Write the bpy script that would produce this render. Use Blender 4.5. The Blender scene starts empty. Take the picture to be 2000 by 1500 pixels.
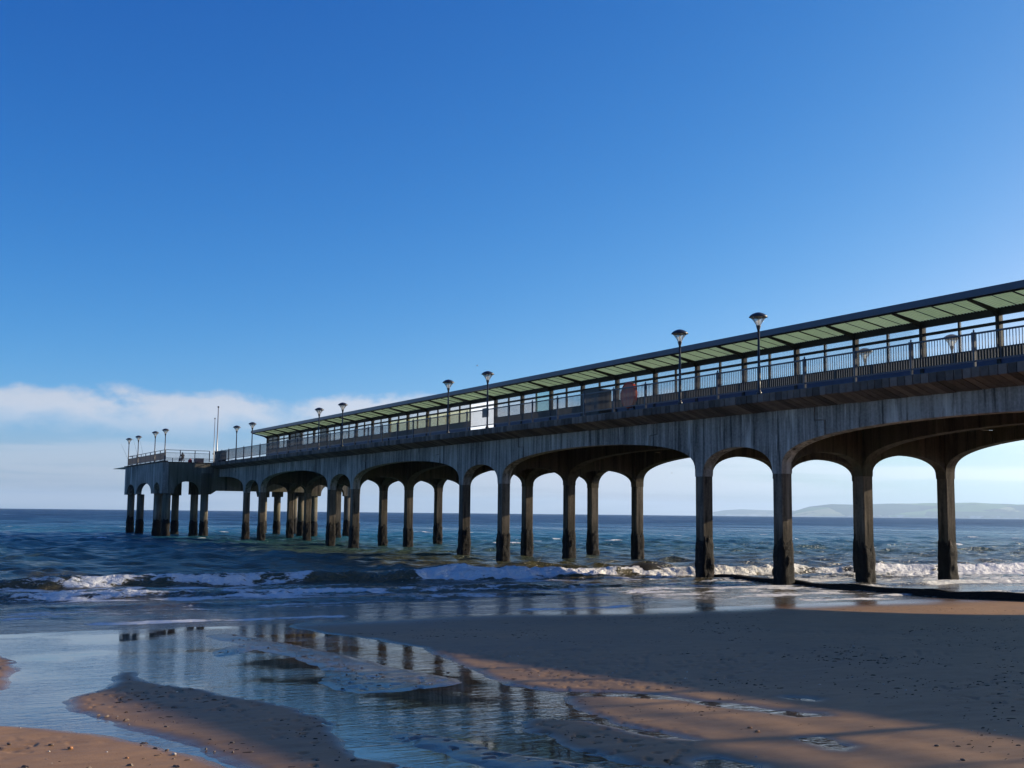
import bpy, bmesh, math, random
import numpy as np
from mathutils import Vector, Matrix
random.seed(7)
rng = np.random.default_rng(11)
SC = bpy.context.scene
COL = SC.collection
# ---------------------------------------------------------------- camera
# world axes: +X runs landward along the pier, +Y across it (away from the camera), z = 0 is still water
HC = 2.9
cam_d = bpy.data.cameras.new('camera'); cam = bpy.data.objects.new('camera', cam_d); COL.objects.link(cam)
Rv, Uv, Fv = Vector((.47563, .87959, .01024)), Vector((.08981, -.06014, .99414)), Vector((-.87505, .47192, .1076))
m = Matrix.Identity(4)
for i in range(3):
    m[i][0] = Rv[i]; m[i][1] = Uv[i]; m[i][2] = -Fv[i]
m[2][3] = HC
cam.matrix_world = m
cam_d.sensor_width = 36; cam_d.lens = 41.96
cam_d.clip_start = .1; cam_d.clip_end = 60000
SC.camera = cam
# ---------------------------------------------------------------- sun and sky
SUN_EL, SUN_B = math.radians(17.95), math.radians(10)      # elevation; azimuth from +Y towards +X
S_dir = Vector((math.sin(SUN_B)*math.cos(SUN_EL), math.cos(SUN_B)*math.cos(SUN_EL), math.sin(SUN_EL)))
sd = bpy.data.lights.new('sun', 'SUN'); sun = bpy.data.objects.new('sun', sd); COL.objects.link(sun)
sd.energy = 4.0; sd.angle = math.radians(.53); sd.color = (1, .83, .61)
sun.rotation_euler = S_dir.to_track_quat('Z', 'Y').to_euler()
W = bpy.data.worlds.new('World'); SC.world = W; W.use_nodes = True
nt = W.node_tree; nt.nodes.clear()
def N(nt, t, **kw):
    n = nt.nodes.new(t)
    for k, v in kw.items(): setattr(n, k, v)
    return n
def mathn(nt, op, a, b=None, c=None, clamp=False):
    n = nt.nodes.new('ShaderNodeMath'); n.operation = op; n.use_clamp = clamp
    for i, v in enumerate((a, b, c)):
        if v is None: continue
        if isinstance(v, (int, float)): n.inputs[i].default_value = v
        else: nt.links.new(v, n.inputs[i])
    return n.outputs[0]
def ramp(nt, fac, stops, interp='LINEAR'):
    n = nt.nodes.new('ShaderNodeValToRGB'); n.color_ramp.interpolation = interp
    e = n.color_ramp.elements
    while len(e) < len(stops): e.new(.5)
    for el, (p, c) in zip(e, stops):
        el.position = p; el.color = (*c, 1) if len(c) == 3 else c
    nt.links.new(fac, n.inputs[0]); return n.outputs[0]
def mixc(nt, f, a, b, mode='MIX'):
    n = nt.nodes.new('ShaderNodeMix'); n.data_type = 'RGBA'; n.blend_type = mode
    for s, v in ((0, f), (6, a), (7, b)):
        if isinstance(v, (int, float)): n.inputs[s].default_value = v
        elif isinstance(v, tuple): n.inputs[s].default_value = (*v, 1)
        else: nt.links.new(v, n.inputs[s])
    return n.outputs[2]
def mapr(nt, v, a, b, c=0., d=1., smooth=True):
    n = nt.nodes.new('ShaderNodeMapRange'); n.interpolation_type = 'SMOOTHSTEP' if smooth else 'LINEAR'
    nt.links.new(v, n.inputs[0])
    for i, q in zip((1, 2, 3, 4), (a, b, c, d)): n.inputs[i].default_value = q
    return n.outputs[0]
def noise(nt, vec, scale, detail=4., rough=.55, dist=0.):
    n = nt.nodes.new('ShaderNodeTexNoise'); n.inputs['Scale'].default_value = scale
    n.inputs['Detail'].default_value = detail; n.inputs['Roughness'].default_value = rough
    n.inputs['Distortion'].default_value = dist
    if vec is not None: nt.links.new(vec, n.inputs['Vector'])
    return n.outputs[0]
def mapping(nt, vec, sc, loc=(0, 0, 0), rot=(0, 0, 0)):
    n = nt.nodes.new('ShaderNodeMapping'); n.inputs['Scale'].default_value = sc; n.inputs['Location'].default_value = loc
    n.inputs['Rotation'].default_value = rot
    nt.links.new(vec, n.inputs['Vector']); return n.outputs[0]
sky = N(nt, 'ShaderNodeTexSky', sky_type='NISHITA'); sky.sun_disc = False
sky.sun_elevation = SUN_EL; sky.sun_rotation = SUN_B
sky.air_density = .6; sky.dust_density = 1.0; sky.ozone_density = 3.2; sky.altitude = 0
def vmul(nt, a, b, op='MULTIPLY'):
    n = nt.nodes.new('ShaderNodeVectorMath'); n.operation = op; nt.links.new(a, n.inputs[0])
    if isinstance(b, tuple): n.inputs[1].default_value = b
    else: nt.links.new(b, n.inputs[1])
    return n.outputs[0]
# photographic grade of the whole sky: deeper and bluer aloft
base = vmul(nt, sky.outputs[0], (.1, .1, .1)); lum = N(nt, 'ShaderNodeRGBToBW'); nt.links.new(base, lum.inputs[0])
ss = N(nt, 'ShaderNodeSeparateXYZ'); nt.links.new(vmul(nt, base, (.285, .62, 1.1), 'MINIMUM'), ss.inputs[0]); gc = N(nt, 'ShaderNodeCombineXYZ')
for i, (g_, k_) in enumerate(((2.51, 70), (1.35, 12.5), (.78, 7.8))):
    nt.links.new(mathn(nt, 'MULTIPLY', mathn(nt, 'POWER', ss.outputs[i], g_), k_), gc.inputs[i])
lc = N(nt, 'ShaderNodeCombineXYZ')
lmx = mathn(nt, 'MINIMUM', mathn(nt, 'MAXIMUM', lum.outputs[0], .245), 1.3)
for i in range(3): nt.links.new(lmx, lc.inputs[i])
graded = mixc(nt, mapr(nt, lum.outputs[0], .38, .68), gc.outputs[0], vmul(nt, lc.outputs[0], (8.6, 9.6, 10.8)))
veilc = vmul(nt, lc.outputs[0], (7.6, 9.2, 10.7)); cloudc = vmul(nt, lc.outputs[0], (12.6, 13.4, 15.2))
tc = N(nt, 'ShaderNodeTexCoord'); sep = N(nt, 'ShaderNodeSeparateXYZ'); nt.links.new(tc.outputs['Generated'], sep.inputs[0])
el = sep.outputs[2]
gen = tc.outputs['Generated']
puff = noise(nt, mapping(nt, gen, (16, 16, 30), (1.3, .4, 0)), 1.0, 9, .58, .15)
wide = noise(nt, mapping(nt, gen, (3.2, 3.2, 2), (4.1, .7, 0)), 1.2, 2, .5)
streak = noise(nt, mapping(nt, gen, (3.0, 3.0, 52), (.2, 1.0, 0), (0, .035, 0)), 1.3, 7, .58, .5)
rim = mathn(nt, 'ADD', .093, mathn(nt, 'ADD', mathn(nt, 'MULTIPLY', mathn(nt, 'SUBTRACT', puff, .5), .042), mathn(nt, 'MULTIPLY', mathn(nt, 'SUBTRACT', wide, .5), .03)))
dd = mathn(nt, 'SUBTRACT', el, rim)
top = mathn(nt, 'MULTIPLY', mapr(nt, dd, -.007, .004, 1, 0), mapr(nt, dd, -.036, -.012, 0, 1))       # bright crown of the bank
low = mathn(nt, 'MULTIPLY', mapr(nt, dd, -.03, -.012, 1, 0), mapr(nt, streak, .40, .60, 0, .38))      # torn streaks under it
bank = mathn(nt, 'MAXIMUM', mathn(nt, 'MULTIPLY', top, mapr(nt, puff, .30, .55, .35, 1)), low)
veil = mathn(nt, 'MULTIPLY', mapr(nt, el, .0, .085, 1, 0), mapr(nt, streak, .3, .7, .7, 1))
c1 = mixc(nt, mathn(nt, 'MULTIPLY', veil, .9), graded, veilc)
c2 = mixc(nt, mathn(nt, 'MULTIPLY', bank, .85), c1, cloudc)
bg = N(nt, 'ShaderNodeBackground'); bg.inputs[1].default_value = .10
wo = N(nt, 'ShaderNodeOutputWorld'); nt.links.new(c2, bg.inputs[0]); nt.links.new(bg.outputs[0], wo.inputs[0])
vs = SC.view_settings; vs.view_transform = 'Standard'; vs.look = 'None'; vs.gamma = 1; vs.exposure = .92; vs.use_curve_mapping = False
SC.cycles.use_denoising = True
SC.cycles.max_bounces = 5; SC.cycles.diffuse_bounces = 3; SC.cycles.glossy_bounces = 3; SC.cycles.transparent_max_bounces = 16; SC.cycles.volume_bounces = 1
SC.cycles.caustics_reflective = False; SC.cycles.caustics_refractive = False
# ---------------------------------------------------------------- helpers
def tag(o, label=None, cat=None, group=None, kind=None):
    if label: o['label'] = label
    if cat: o['category'] = cat
    if group: o['group'] = group
    if kind: o['kind'] = kind
    return o
def link(name, me, mat=None, parent=None, loc=(0, 0, 0), rot=None, scale=None):
    o = bpy.data.objects.new(name, me); COL.objects.link(o)
    if parent is not None: o.parent = parent
    o.location = loc
    if rot: o.rotation_euler = rot
    if scale: o.scale = scale
    if mat and me is not None and not me.materials: me.materials.append(mat)
    return o
def empty(name, loc=(0, 0, 0), rz=0):
    o = bpy.data.objects.new(name, None); COL.objects.link(o); o.location = loc; o.rotation_euler = (0, 0, rz)
    o.empty_display_size = .2; return o
class MB:
    "collects vertices and faces for one mesh"
    def __init__(s): s.v = []; s.f = []
    def add(s, vs, fs):
        b = len(s.v); s.v += [tuple(p) for p in vs]; s.f += [tuple(i+b for i in f) for f in fs]; return s
    def box(s, x0, x1, y0, y1, z0, z1):
        vs = [(x, y, z) for z in (z0, z1) for x, y in ((x0, y0), (x1, y0), (x1, y1), (x0, y1))]
        return s.add(vs, [(3, 2, 1, 0), (4, 5, 6, 7), (0, 1, 5, 4), (1, 2, 6, 5), (2, 3, 7, 6), (3, 0, 4, 7)])
    def bar(s, a, b, r, n=6, r2=None):
        a = Vector(a); b = Vector(b); d = (b-a).normalized()
        u = d.orthogonal().normalized(); w = d.cross(u); r2 = r if r2 is None else r2
        vs = [p + (u*math.cos(t)+w*math.sin(t))*q for p, q in ((a, r), (b, r2)) for t in [2*math.pi*(k+.5)/n for k in range(n)]]
        return s.add(vs, [(k, (k+1) % n, n+(k+1) % n, n+k) for k in range(n)] + [tuple(range(n))[::-1], tuple(range(n, 2*n))])
    def lathe(s, prof, n=16, c=(0, 0), cap=True):
        b = []
        for r, z in prof:
            b += [(c[0]+r*math.cos(2*math.pi*k/n), c[1]+r*math.sin(2*math.pi*k/n), z) for k in range(n)]
        fs = [(i*n+k, i*n+(k+1) % n, (i+1)*n+(k+1) % n, (i+1)*n+k) for i in range(len(prof)-1) for k in range(n)]
        if cap: fs += [tuple(range(n))[::-1], tuple(range((len(prof)-1)*n, len(prof)*n))]
        return s.add(b, fs)
    def prism(s, poly, axis, a, b):
        "polygon of (p, z) extruded along axis 'x' or 'y' from a to b"
        n = len(poly)
        vs = [((p, q, z) if axis == 'y' else (q, p, z)) for q in (a, b) for p, z in poly]
        return s.add(vs, [tuple(range(n)), tuple(range(n, 2*n))[::-1]] + [(k, k+n, (k+1) % n+n, (k+1) % n) for k in range(n)])
    def mesh(s, name, smooth=False, fix=True):
        me = bpy.data.meshes.new(name); me.from_pydata(s.v, [], s.f); me.update()
        if fix:
            bm = bmesh.new(); bm.from_mesh(me); bmesh.ops.recalc_face_normals(bm, faces=bm.faces); bm.to_mesh(me); bm.free()
        if smooth: me.polygons.foreach_set('use_smooth', [True]*len(me.polygons))
        return me
    def build(s, name, mat, parent=None, smooth=False, loc=(0, 0, 0), **k):
        return link(name, s.mesh(name, smooth), mat, parent, loc, **k)
def copy_tree(o, parent=None):
    c = o.copy(); COL.objects.link(c); c.parent = parent
    for ch in list(o.children): copy_tree(ch, c)
    return c
# value noise on numpy arrays
_perm = rng.random((256, 256))
def vnoise(x, y):
    xi = np.floor(x).astype(np.int64); yi = np.floor(y).astype(np.int64); fx = x-xi; fy = y-yi
    fx = fx*fx*(3-2*fx); fy = fy*fy*(3-2*fy); a = xi & 255; b = yi & 255; a1 = (a+1) & 255; b1 = (b+1) & 255
    return (_perm[a, b]*(1-fx)+_perm[a1, b]*fx)*(1-fy)+(_perm[a, b1]*(1-fx)+_perm[a1, b1]*fx)*fy
def fbm(x, y, o=4):
    s = 0; a = .5; t = 0
    for i in range(o):
        s = s+a*vnoise(x*2**i+17.3*i, y*2**i+9.1*i); t += a; a *= .5
    return s/t
def sstep(a, b, x):
    t = np.clip((x-a)/(b-a), 0, 1); return t*t*(3-2*t)
def grid_mesh(name, X, Y, Z, attrs=None, keep=None, wrap=False):
    nr, nc = X.shape
    co = np.stack([X, Y, Z], -1).reshape(-1, 3).astype(np.float32)
    i = np.arange(nr-1)[:, None]; j = np.arange(nc if wrap else nc-1)[None, :]; j1 = (j+1) % nc
    q = np.stack([i*nc+j, i*nc+j1, (i+1)*nc+j1, (i+1)*nc+j], -1).reshape(-1, 4)
    if keep is not None:
        q = q[keep.reshape(-1)[q].any(1)]
        used = np.unique(q); remap = np.zeros(len(co), np.int64); remap[used] = np.arange(len(used))
        co = co[used]; q = remap[q]
    else: used = None
    me = bpy.data.meshes.new(name)
    me.vertices.add(len(co)); me.vertices.foreach_set('co', co.ravel())
    me.loops.add(q.size); me.loops.foreach_set('vertex_index', q.ravel().astype(np.int32))
    me.polygons.add(len(q)); me.polygons.foreach_set('loop_start', np.arange(0, q.size, 4, dtype=np.int32))
    me.polygons.foreach_set('use_smooth', np.ones(len(q), bool))
    me.update(calc_edges=True)
    for k, v in (attrs or {}).items():
        at = me.attributes.new(k, 'FLOAT', 'POINT'); v = v.reshape(-1)
        at.data.foreach_set('value', (v if used is None else v[used]).astype(np.float32))
    return me
# ---------------------------------------------------------------- materials
def mat(name):
    m = bpy.data.materials.new(name); m.use_nodes = True
    t = m.node_tree; b = t.nodes['Principled BSDF']; return m, t, b
def plain(name, col, rough=.5, metal=0, spec=.5, var=.0, nscale=8., bump=0.):
    m, t, b = mat(name); b.inputs['Roughness'].default_value = rough; b.inputs['Metallic'].default_value = metal
    b.inputs['Specular IOR Level'].default_value = spec
    if var:
        tc = N(t, 'ShaderNodeTexCoord'); n = noise(t, tc.outputs['Object'], nscale, 5, .6)
        c = ramp(t, n, [(.3, tuple(q*(1-var) for q in col)), (.7, tuple(min(1, q*(1+var)) for q in col))])
        t.links.new(c, b.inputs['Base Color'])
        if bump: addbump(t, b, n, bump, .02)
    else: b.inputs['Base Color'].default_value = (*col, 1)
    return m
def addbump(t, b, h, strength, dist):
    n = N(t, 'ShaderNodeBump'); n.inputs['Strength'].default_value = strength; n.inputs['Distance'].default_value = dist
    t.links.new(h, n.inputs['Height']); t.links.new(n.outputs[0], b.inputs['Normal']); return n
def concrete(name, a, bcol, streak=(3.2, 3.2, .16), moss=0., tide=False):
    m, t, b = mat(name); tc = N(t, 'ShaderNodeTexCoord'); g = N(t, 'ShaderNodeNewGeometry').outputs['Position']
    s1 = noise(t, mapping(t, g, streak), 1.0, 7, .66)
    s2 = noise(t, mapping(t, g, (.22, .22, .3)), 1.0, 4, .6)
    s3 = noise(t, g, 9, 6, .65)
    s4 = noise(t, mapping(t, g, (1.1, 1.1, .10)), 1.0, 5, .7)
    f = mathn(t, 'ADD', mathn(t, 'MULTIPLY', s1, .5), mathn(t, 'ADD', mathn(t, 'MULTIPLY', s2, .3), mathn(t, 'MULTIPLY', s3, .2)))
    c = ramp(t, f, [(.40, a), (.5, tuple((p+q)/2 for p, q in zip(a, bcol))), (.58, bcol)])
    c = mixc(t, mapr(t, s4, .56, .68, 0, .6), c, tuple(min(1, q*1.8) for q in bcol))      # pale lime runs
    c = mixc(t, mapr(t, s1, .44, .33, 0, .85), c, tuple(q*.32 for q in a))                    # dark runs
    # board-marked pour lines
    if moss: c = mixc(t, mapr(t, s2, .45, .62, 0, moss), c, (.055, .060, .022))
    if tide:
        sz = N(t, 'ShaderNodeSeparateXYZ'); t.links.new(g, sz.inputs[0])
        c = mixc(t, mapr(t, mathn(t, 'ADD', sz.outputs[2], mathn(t, 'MULTIPLY', mathn(t, 'SUBTRACT', s1, .5), 2.6)), 1.8, 2.9, .55, 0), c, (.022, .021, .014))
    t.links.new(c, b.inputs['Base Color']); b.inputs['Roughness'].default_value = .9; b.inputs['Specular IOR Level'].default_value = .25
    addbump(t, b, mathn(t, 'ADD', s3, mathn(t, 'MULTIPLY', s1, .6)), .55, .03)
    return m
M = {}
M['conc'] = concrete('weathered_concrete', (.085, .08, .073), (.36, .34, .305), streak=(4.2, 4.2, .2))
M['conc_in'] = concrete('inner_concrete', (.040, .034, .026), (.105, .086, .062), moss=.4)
M['conc_pile'] = concrete('pile_concrete', (.036, .032, .026), (.15, .126, .098), streak=(4, 4, .35), tide=True)
M['conc_head'] = concrete('pier_head_concrete', (.09, .083, .068), (.20, .18, .14), moss=.45, tide=True)
def plankmat():
    m, t, b = mat('deck_edge_concrete'); oi = N(t, 'ShaderNodeObjectInfo'); g = N(t, 'ShaderNodeNewGeometry').outputs['Position']
    n = noise(t, g, 4, 6, .65)
    c = ramp(t, mathn(t, 'ADD', mathn(t, 'MULTIPLY', oi.outputs['Random'], .5), mathn(t, 'MULTIPLY', n, .6)), [(.2, (.034, .028, .023)), (.5, (.085, .07, .058)), (.85, (.19, .155, .128))])
    t.links.new(c, b.inputs['Base Color']); b.inputs['Roughness'].default_value = .9; addbump(t, b, n, .5, .02); return m
M['plank'] = plankmat()
def musselmat():
    m, t, b = mat('mussel_crust'); g = N(t, 'ShaderNodeNewGeometry').outputs['Position']
    n = noise(t, g, 14, 4, .7); n2 = noise(t, g, 1.7, 3, .6)
    c = ramp(t, n, [(.35, (.002, .002, .0025)), (.6, (.006, .0055, .005)), (.78, (.03, .025, .02))])
    c = mixc(t, mapr(t, n2, .62, .75, 0, .6), c, (.05, .02, .01))
    t.links.new(c, b.inputs['Base Color']); b.inputs['Roughness'].default_value = .75; b.inputs['Specular IOR Level'].default_value = .2; addbump(t, b, n, .8, .05); return m
M['mussel'] = musselmat()
M['steel'] = plain('dark_painted_steel', (.010, .011, .014), .6, 0, .2, .25, 3)
M['rail'] = plain('blue_black_railing_paint', (.026, .034, .060), .4, 0, .5, .25, 3)
M['baluster'] = plain('grey_baluster_steel', (.10, .104, .115), .5, .2, .4)
M['fascia'] = plain('navy_fascia', (.012, .03, .075), .35, 0, .5, .2, 2)
M['blue'] = plain('blue_panel_paint', (.010, .024, .085), .5, 0, .4, .2, 3)
M['seat'] = plain('dark_screen_panel', (.02, .017, .014), .6, 0, .3, .3, 4)
M['white'] = plain('white_painted_panel', (.74, .74, .73), .5, 0, .5, .05, 6)
M['red'] = plain('orange_red_plastic', (.46, .05, .016), .4, 0, .5, .15, 3)
M['cab'] = plain('charcoal_cabinet_paint', (.018, .018, .018), .5, 0, .4, .2, 3)
M['pole'] = plain('dark_grey_pole', (.035, .036, .04), .38, .2, .5)
M['galv'] = plain('galvanised_pole', (.26, .26, .26), .4, .6, .5)
M['cap'] = plain('lamp_cap', (.045, .045, .05), .35, .3, .5)
M['wood'] = plain('pale_wood', (.42, .33, .22), .7, 0, .3, .2, 6)
def roofmat():
    m, t, b = mat('green_roof_sheet'); g = N(t, 'ShaderNodeNewGeometry').outputs['Position']
    oi = N(t, 'ShaderNodeObjectInfo')
    n = noise(t, mapping(t, g, (.8, .8, .8)), 1, 5, .6); n2 = noise(t, mapping(t, g, (9, .7, 1)), 1, 4, .6)
    c = ramp(t, mathn(t, 'ADD', mathn(t, 'MULTIPLY', n, .6), mathn(t, 'ADD', mathn(t, 'MULTIPLY', n2, .25), mathn(t, 'MULTIPLY', oi.outputs['Random'], .15))), [(.3, (.52, .68, .42)), (.7, (.68, .84, .56))])
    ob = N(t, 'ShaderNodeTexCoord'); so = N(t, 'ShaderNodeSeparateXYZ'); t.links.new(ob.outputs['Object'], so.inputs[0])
    cor_shade = mathn(t, 'SINE', mathn(t, 'MULTIPLY', so.outputs[0], 2*math.pi*12/1.945))
    c = mixc(t, mapr(t, mathn(t, 'ADD', cor_shade, mathn(t, 'MULTIPLY', n2, .6)), .2, .9, 0, .75), c, (.17, .25, .12))     # shading of the corrugation valleys painted into the sheet colour
    out = t.nodes['Material Output']; d = N(t, 'ShaderNodeBsdfDiffuse'); tr = N(t, 'ShaderNodeBsdfTranslucent'); mx = N(t, 'ShaderNodeMixShader')
    t.links.new(c, d.inputs[0]); t.links.new(c, tr.inputs[0]); mx.inputs[0].default_value = .62
    t.links.new(d.outputs[0], mx.inputs[1]); t.links.new(tr.outputs[0], mx.inputs[2]); t.links.new(mx.outputs[0], out.inputs[0]); return m
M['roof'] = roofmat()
def glassmat(name, tint, gloss=.08, body=(.8, .85, .9), bodyf=.06):
    m, t, b = mat(name); out = t.nodes['Material Output']
    tr = N(t, 'ShaderNodeBsdfTransparent'); tr.inputs[0].default_value = (*tint, 1)
    gl = N(t, 'ShaderNodeBsdfGlossy'); gl.inputs['Roughness'].default_value = .03
    df = N(t, 'ShaderNodeBsdfTranslucent'); df.inputs[0].default_value = (*body, 1)
    m1 = N(t, 'ShaderNodeMixShader'); m1.inputs[0].default_value = bodyf
    t.links.new(tr.outputs[0], m1.inputs[1]); t.links.new(df.outputs[0], m1.inputs[2])
    fr = N(t, 'ShaderNodeFresnel'); fr.inputs[0].default_value = 1.45
    m2 = N(t, 'ShaderNodeMixShader'); t.links.new(mathn(t, 'MULTIPLY', fr.outputs[0], .6), m2.inputs[0])
    t.links.new(m1.outputs[0], m2.inputs[1]); t.links.new(gl.outputs[0], m2.inputs[2]); t.links.new(m2.outputs[0], out.inputs[0]); return m
M['frost'] = glassmat('frosted_white_screen', (.9, .92, .95), bodyf=.93, body=(.80, .88, 1.0))
M['pane'] = glassmat('screen_glass', (.97, .985, .985), bodyf=.015)
M['pane_teal'] = glassmat('teal_glass', (.58, .78, .84), bodyf=.12, body=(.5, .7, .75))
M['pane_amber'] = glassmat('scratched_amber_glass', (.90, .90, .74), bodyf=.07, body=(.8, .78, .5))
M['pane_dark'] = glassmat('smoked_poster_glass', (.16, .18, .2), bodyf=.10, body=(.3, .3, .3))
M['bowl'] = glassmat('lamp_bowl_acrylic', (.88, .9, .9), bodyf=.28, body=(.9, .88, .84))
# ---------------------------------------------------------------- the shore: beach, film of water on it, sea
SLOPE, XW = .028, -31.4
# outlines of the runnels and pools left by the tide, and of the sand bars between them (metres)
WET = [[(-31.11, -1.15), (-31.92, 1.43), (-32.51, 3.16), (-32.74, 6.94), (-32.61, 10.54), (-30.81, 10.53), (-29.17, 9.44), (-26.2, 9.44), (-24.45, 9.8), (-23.05, 9.81), (-22.0, 9.91), (-20.55, 9.52), (-18.59, 9.09), (-16.58, 8.64), (-15.53, 8.43), (-14.52, 8.61), (-13.44, 8.12), (-12.51, 7.85), (-11.73, 7.7), (-10.83, 7.77), (-10.34, 7.74), (-10.97, 7.53), (-11.98, 7.51), (-12.48, 7.05), (-12.18, 6.75), (-11.42, 6.58), (-10.74, 6.43), (-10.03, 6.47), (-9.39, 6.5), (-8.77, 6.85), (-7.97, 7.09), (-7.07, 5.99), (-7.54, 4.52), (-8.55, 3.36), (-9.29, 2.03), (-10.83, 0.74), (-15.04, -0.49)], [(-14.66, 8.6), (-14.09, 9.25), (-13.51, 9.69), (-12.58, 9.83), (-11.83, 10.05), (-11.18, 10.28), (-10.92, 10.21), (-11.04, 9.83), (-11.65, 9.73), (-12.34, 9.64), (-13.11, 9.41), (-13.71, 9.0), (-14.3, 8.43)], [(-9.85, 8.87), (-9.86, 9.06), (-9.55, 9.06), (-9.23, 8.98), (-9.11, 8.7), (-9.23, 8.61), (-9.56, 8.72)], [(-9.3, 7.09), (-9.39, 7.33), (-8.9, 7.37), (-8.27, 7.01), (-8.35, 6.41)], [(-12.49, 10.91), (-12.34, 11.08), (-12.08, 11.11), (-12.03, 10.98), (-12.28, 10.86)]]
DRY = [[(-27.17, 6.93), (-27.56, 7.47), (-26.74, 7.65), (-25.73, 7.65), (-24.09, 7.81), (-21.98, 7.93), (-19.05, 7.97), (-16.77, 8.03), (-16.23, 7.87), (-15.73, 7.22), (-15.55, 6.59), (-15.69, 6.12), (-16.25, 5.95), (-17.24, 6.11), (-18.42, 6.62), (-20.32, 7.01), (-21.86, 7.09), (-23.22, 6.91), (-22.55, 6.32), (-22.1, 5.86), (-23.01, 5.95), (-24.0, 6.51), (-24.57, 6.98), (-25.58, 6.83)], [(-16.87, 2.53), (-17.59, 2.8), (-18.14, 3.27), (-20.08, 3.77), (-20.13, 4.0), (-18.7, 3.85), (-17.15, 4.38), (-15.64, 4.68), (-14.2, 4.88), (-13.44, 4.94), (-12.74, 4.62), (-11.68, 4.46), (-11.03, 4.42), (-10.46, 4.6), (-9.89, 4.85), (-8.97, 4.88), (-8.68, 3.83), (-9.89, 3.24), (-10.91, 3.19), (-11.52, 3.16), (-12.79, 3.08), (-13.71, 2.85), (-14.77, 2.6), (-15.84, 2.47)], [(-15.24, 1.21), (-14.94, 1.51), (-14.44, 1.99), (-13.52, 2.39), (-12.65, 2.74), (-11.85, 2.96), (-11.18, 3.07), (-10.44, 3.14), (-9.5, 3.12), (-8.14, 2.83), (-9.7, 0.04), (-13.03, -0.49), (-15.3, 0.49)], [(-24.17, 1.36), (-24.79, 2.08), (-24.14, 2.38), (-23.48, 2.53), (-21.66, 2.46), (-21.14, 2.25), (-19.55, 2.11), (-18.16, 1.81), (-17.59, 1.38), (-19.42, 1.05)], [(-12.7, 5.21), (-12.3, 5.4), (-11.55, 5.66), (-10.6, 5.76), (-9.6, 6.02), (-8.85, 6.35), (-8.1, 6.43), (-7.58, 5.43), (-8.42, 5.04), (-9.73, 5.18), (-10.72, 5.15), (-11.66, 5.07)]]
def sdist(px, py, poly):
    "signed distance to a closed polygon, negative inside"
    P = np.array(poly); Q = np.roll(P, -1, 0); d = np.full(px.shape, 1e9); ins = np.zeros(px.shape, bool)
    for (ax, ay), (bx, by) in zip(P, Q):
        ex, ey = bx-ax, by-ay; L = ex*ex+ey*ey+1e-9
        t = np.clip(((px-ax)*ex+(py-ay)*ey)/L, 0, 1)
        d = np.minimum(d, (px-ax-t*ex)**2+(py-ay-t*ey)**2)
        c = (ay > py) != (by > py)
        ins ^= c & (px < (bx-ax)*(py-ay)/(by-ay+1e-12)+ax)
    d = np.sqrt(d); return np.where(ins, -d, d)
def wet_dist(x, y):
    d = np.full(x.shape, 50.)
    sel = (x > -40) & (x < -4) & (y > -6) & (y < 20)
    if sel.any():
        xs, ys = x[sel], y[sel]; q = (vnoise(xs*1.7, ys*1.7)-.5)*.16+(vnoise(xs*6, ys*6)-.5)*.05
        w = np.min([sdist(xs, ys, p) for p in WET], 0); k = np.min([sdist(xs, ys, p) for p in DRY], 0)
        d[sel] = np.maximum(w, -k)+q
    return d
def ground(x, y):
    z = SLOPE*(x-XW)
    z = np.where(x > 2, SLOPE*(2-XW)+(x-2)*.06, z)
    z = np.minimum(z, 3.2)
    z = np.where(x < -60, SLOPE*(-60-XW)+(x+60)*.012, z); z = np.maximum(z, -6)
    return z+(fbm(x*.11, y*.11, 3)-.5)*.05*sstep(-34, -28, x)
AX = math.atan2(.47466, -.88018)          # azimuth of the optical axis, only used to spread the mesh rows
def fan_angles(step, half, coarse, far):
    a = np.arange(-half, half+1e-6, step); b = np.arange(half+coarse, far+1e-6, coarse)
    return np.radians(np.concatenate([-b[::-1], a, b]))
th = fan_angles(.075, 31, 2.5, 180-2.5)
r = [0.0, 1, 2.5, 4, 5.5]; q = 6.6
while q < 48: r.append(q); q += max(.012, 3.0e-4*q*q)
while q < 900: r.append(q); q *= 1.12
r = np.array(r)[:, None]; T = AX-th[None, :]
BX, BY = r*np.cos(T), r*np.sin(T)
wd = wet_dist(BX, BY); bz = ground(BX, BY)
near = sstep(45, 20, np.hypot(BX, BY))
rip = (vnoise(BX*3.4, BY*.9)-.5)*.016*sstep(.4, .6, vnoise(BX*.3, BY*.3))+(fbm(BX*1.3+5, BY*.8, 3)-.5)*.03+(vnoise(BX*11, BY*4)-.5)*.006
pock = sstep(.70, .86, vnoise(BX*9, BY*9))*sstep(.42, .6, fbm(BX*.35+3, BY*.35, 2))*.022    # footmarks and cast holes
inch = sstep(.22, -.30, wd)
Zs = bz+(rip-pock)*near*(1-inch)*sstep(-33, -30.5, BX)-.045*inch
wetness = np.maximum(.85*sstep(.28, -.03, wd), sstep(-26.5, -31, BX+2.2*(vnoise(BX*.2, BY*.2)-.5)))
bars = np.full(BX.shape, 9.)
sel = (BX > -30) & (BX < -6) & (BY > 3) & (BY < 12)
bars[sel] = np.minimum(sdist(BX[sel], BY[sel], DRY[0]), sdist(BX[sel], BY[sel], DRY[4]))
wetness = np.maximum(wetness, sstep(.3, -.1, bars))          # two low bars set fully wet: darker and glossier
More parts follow.
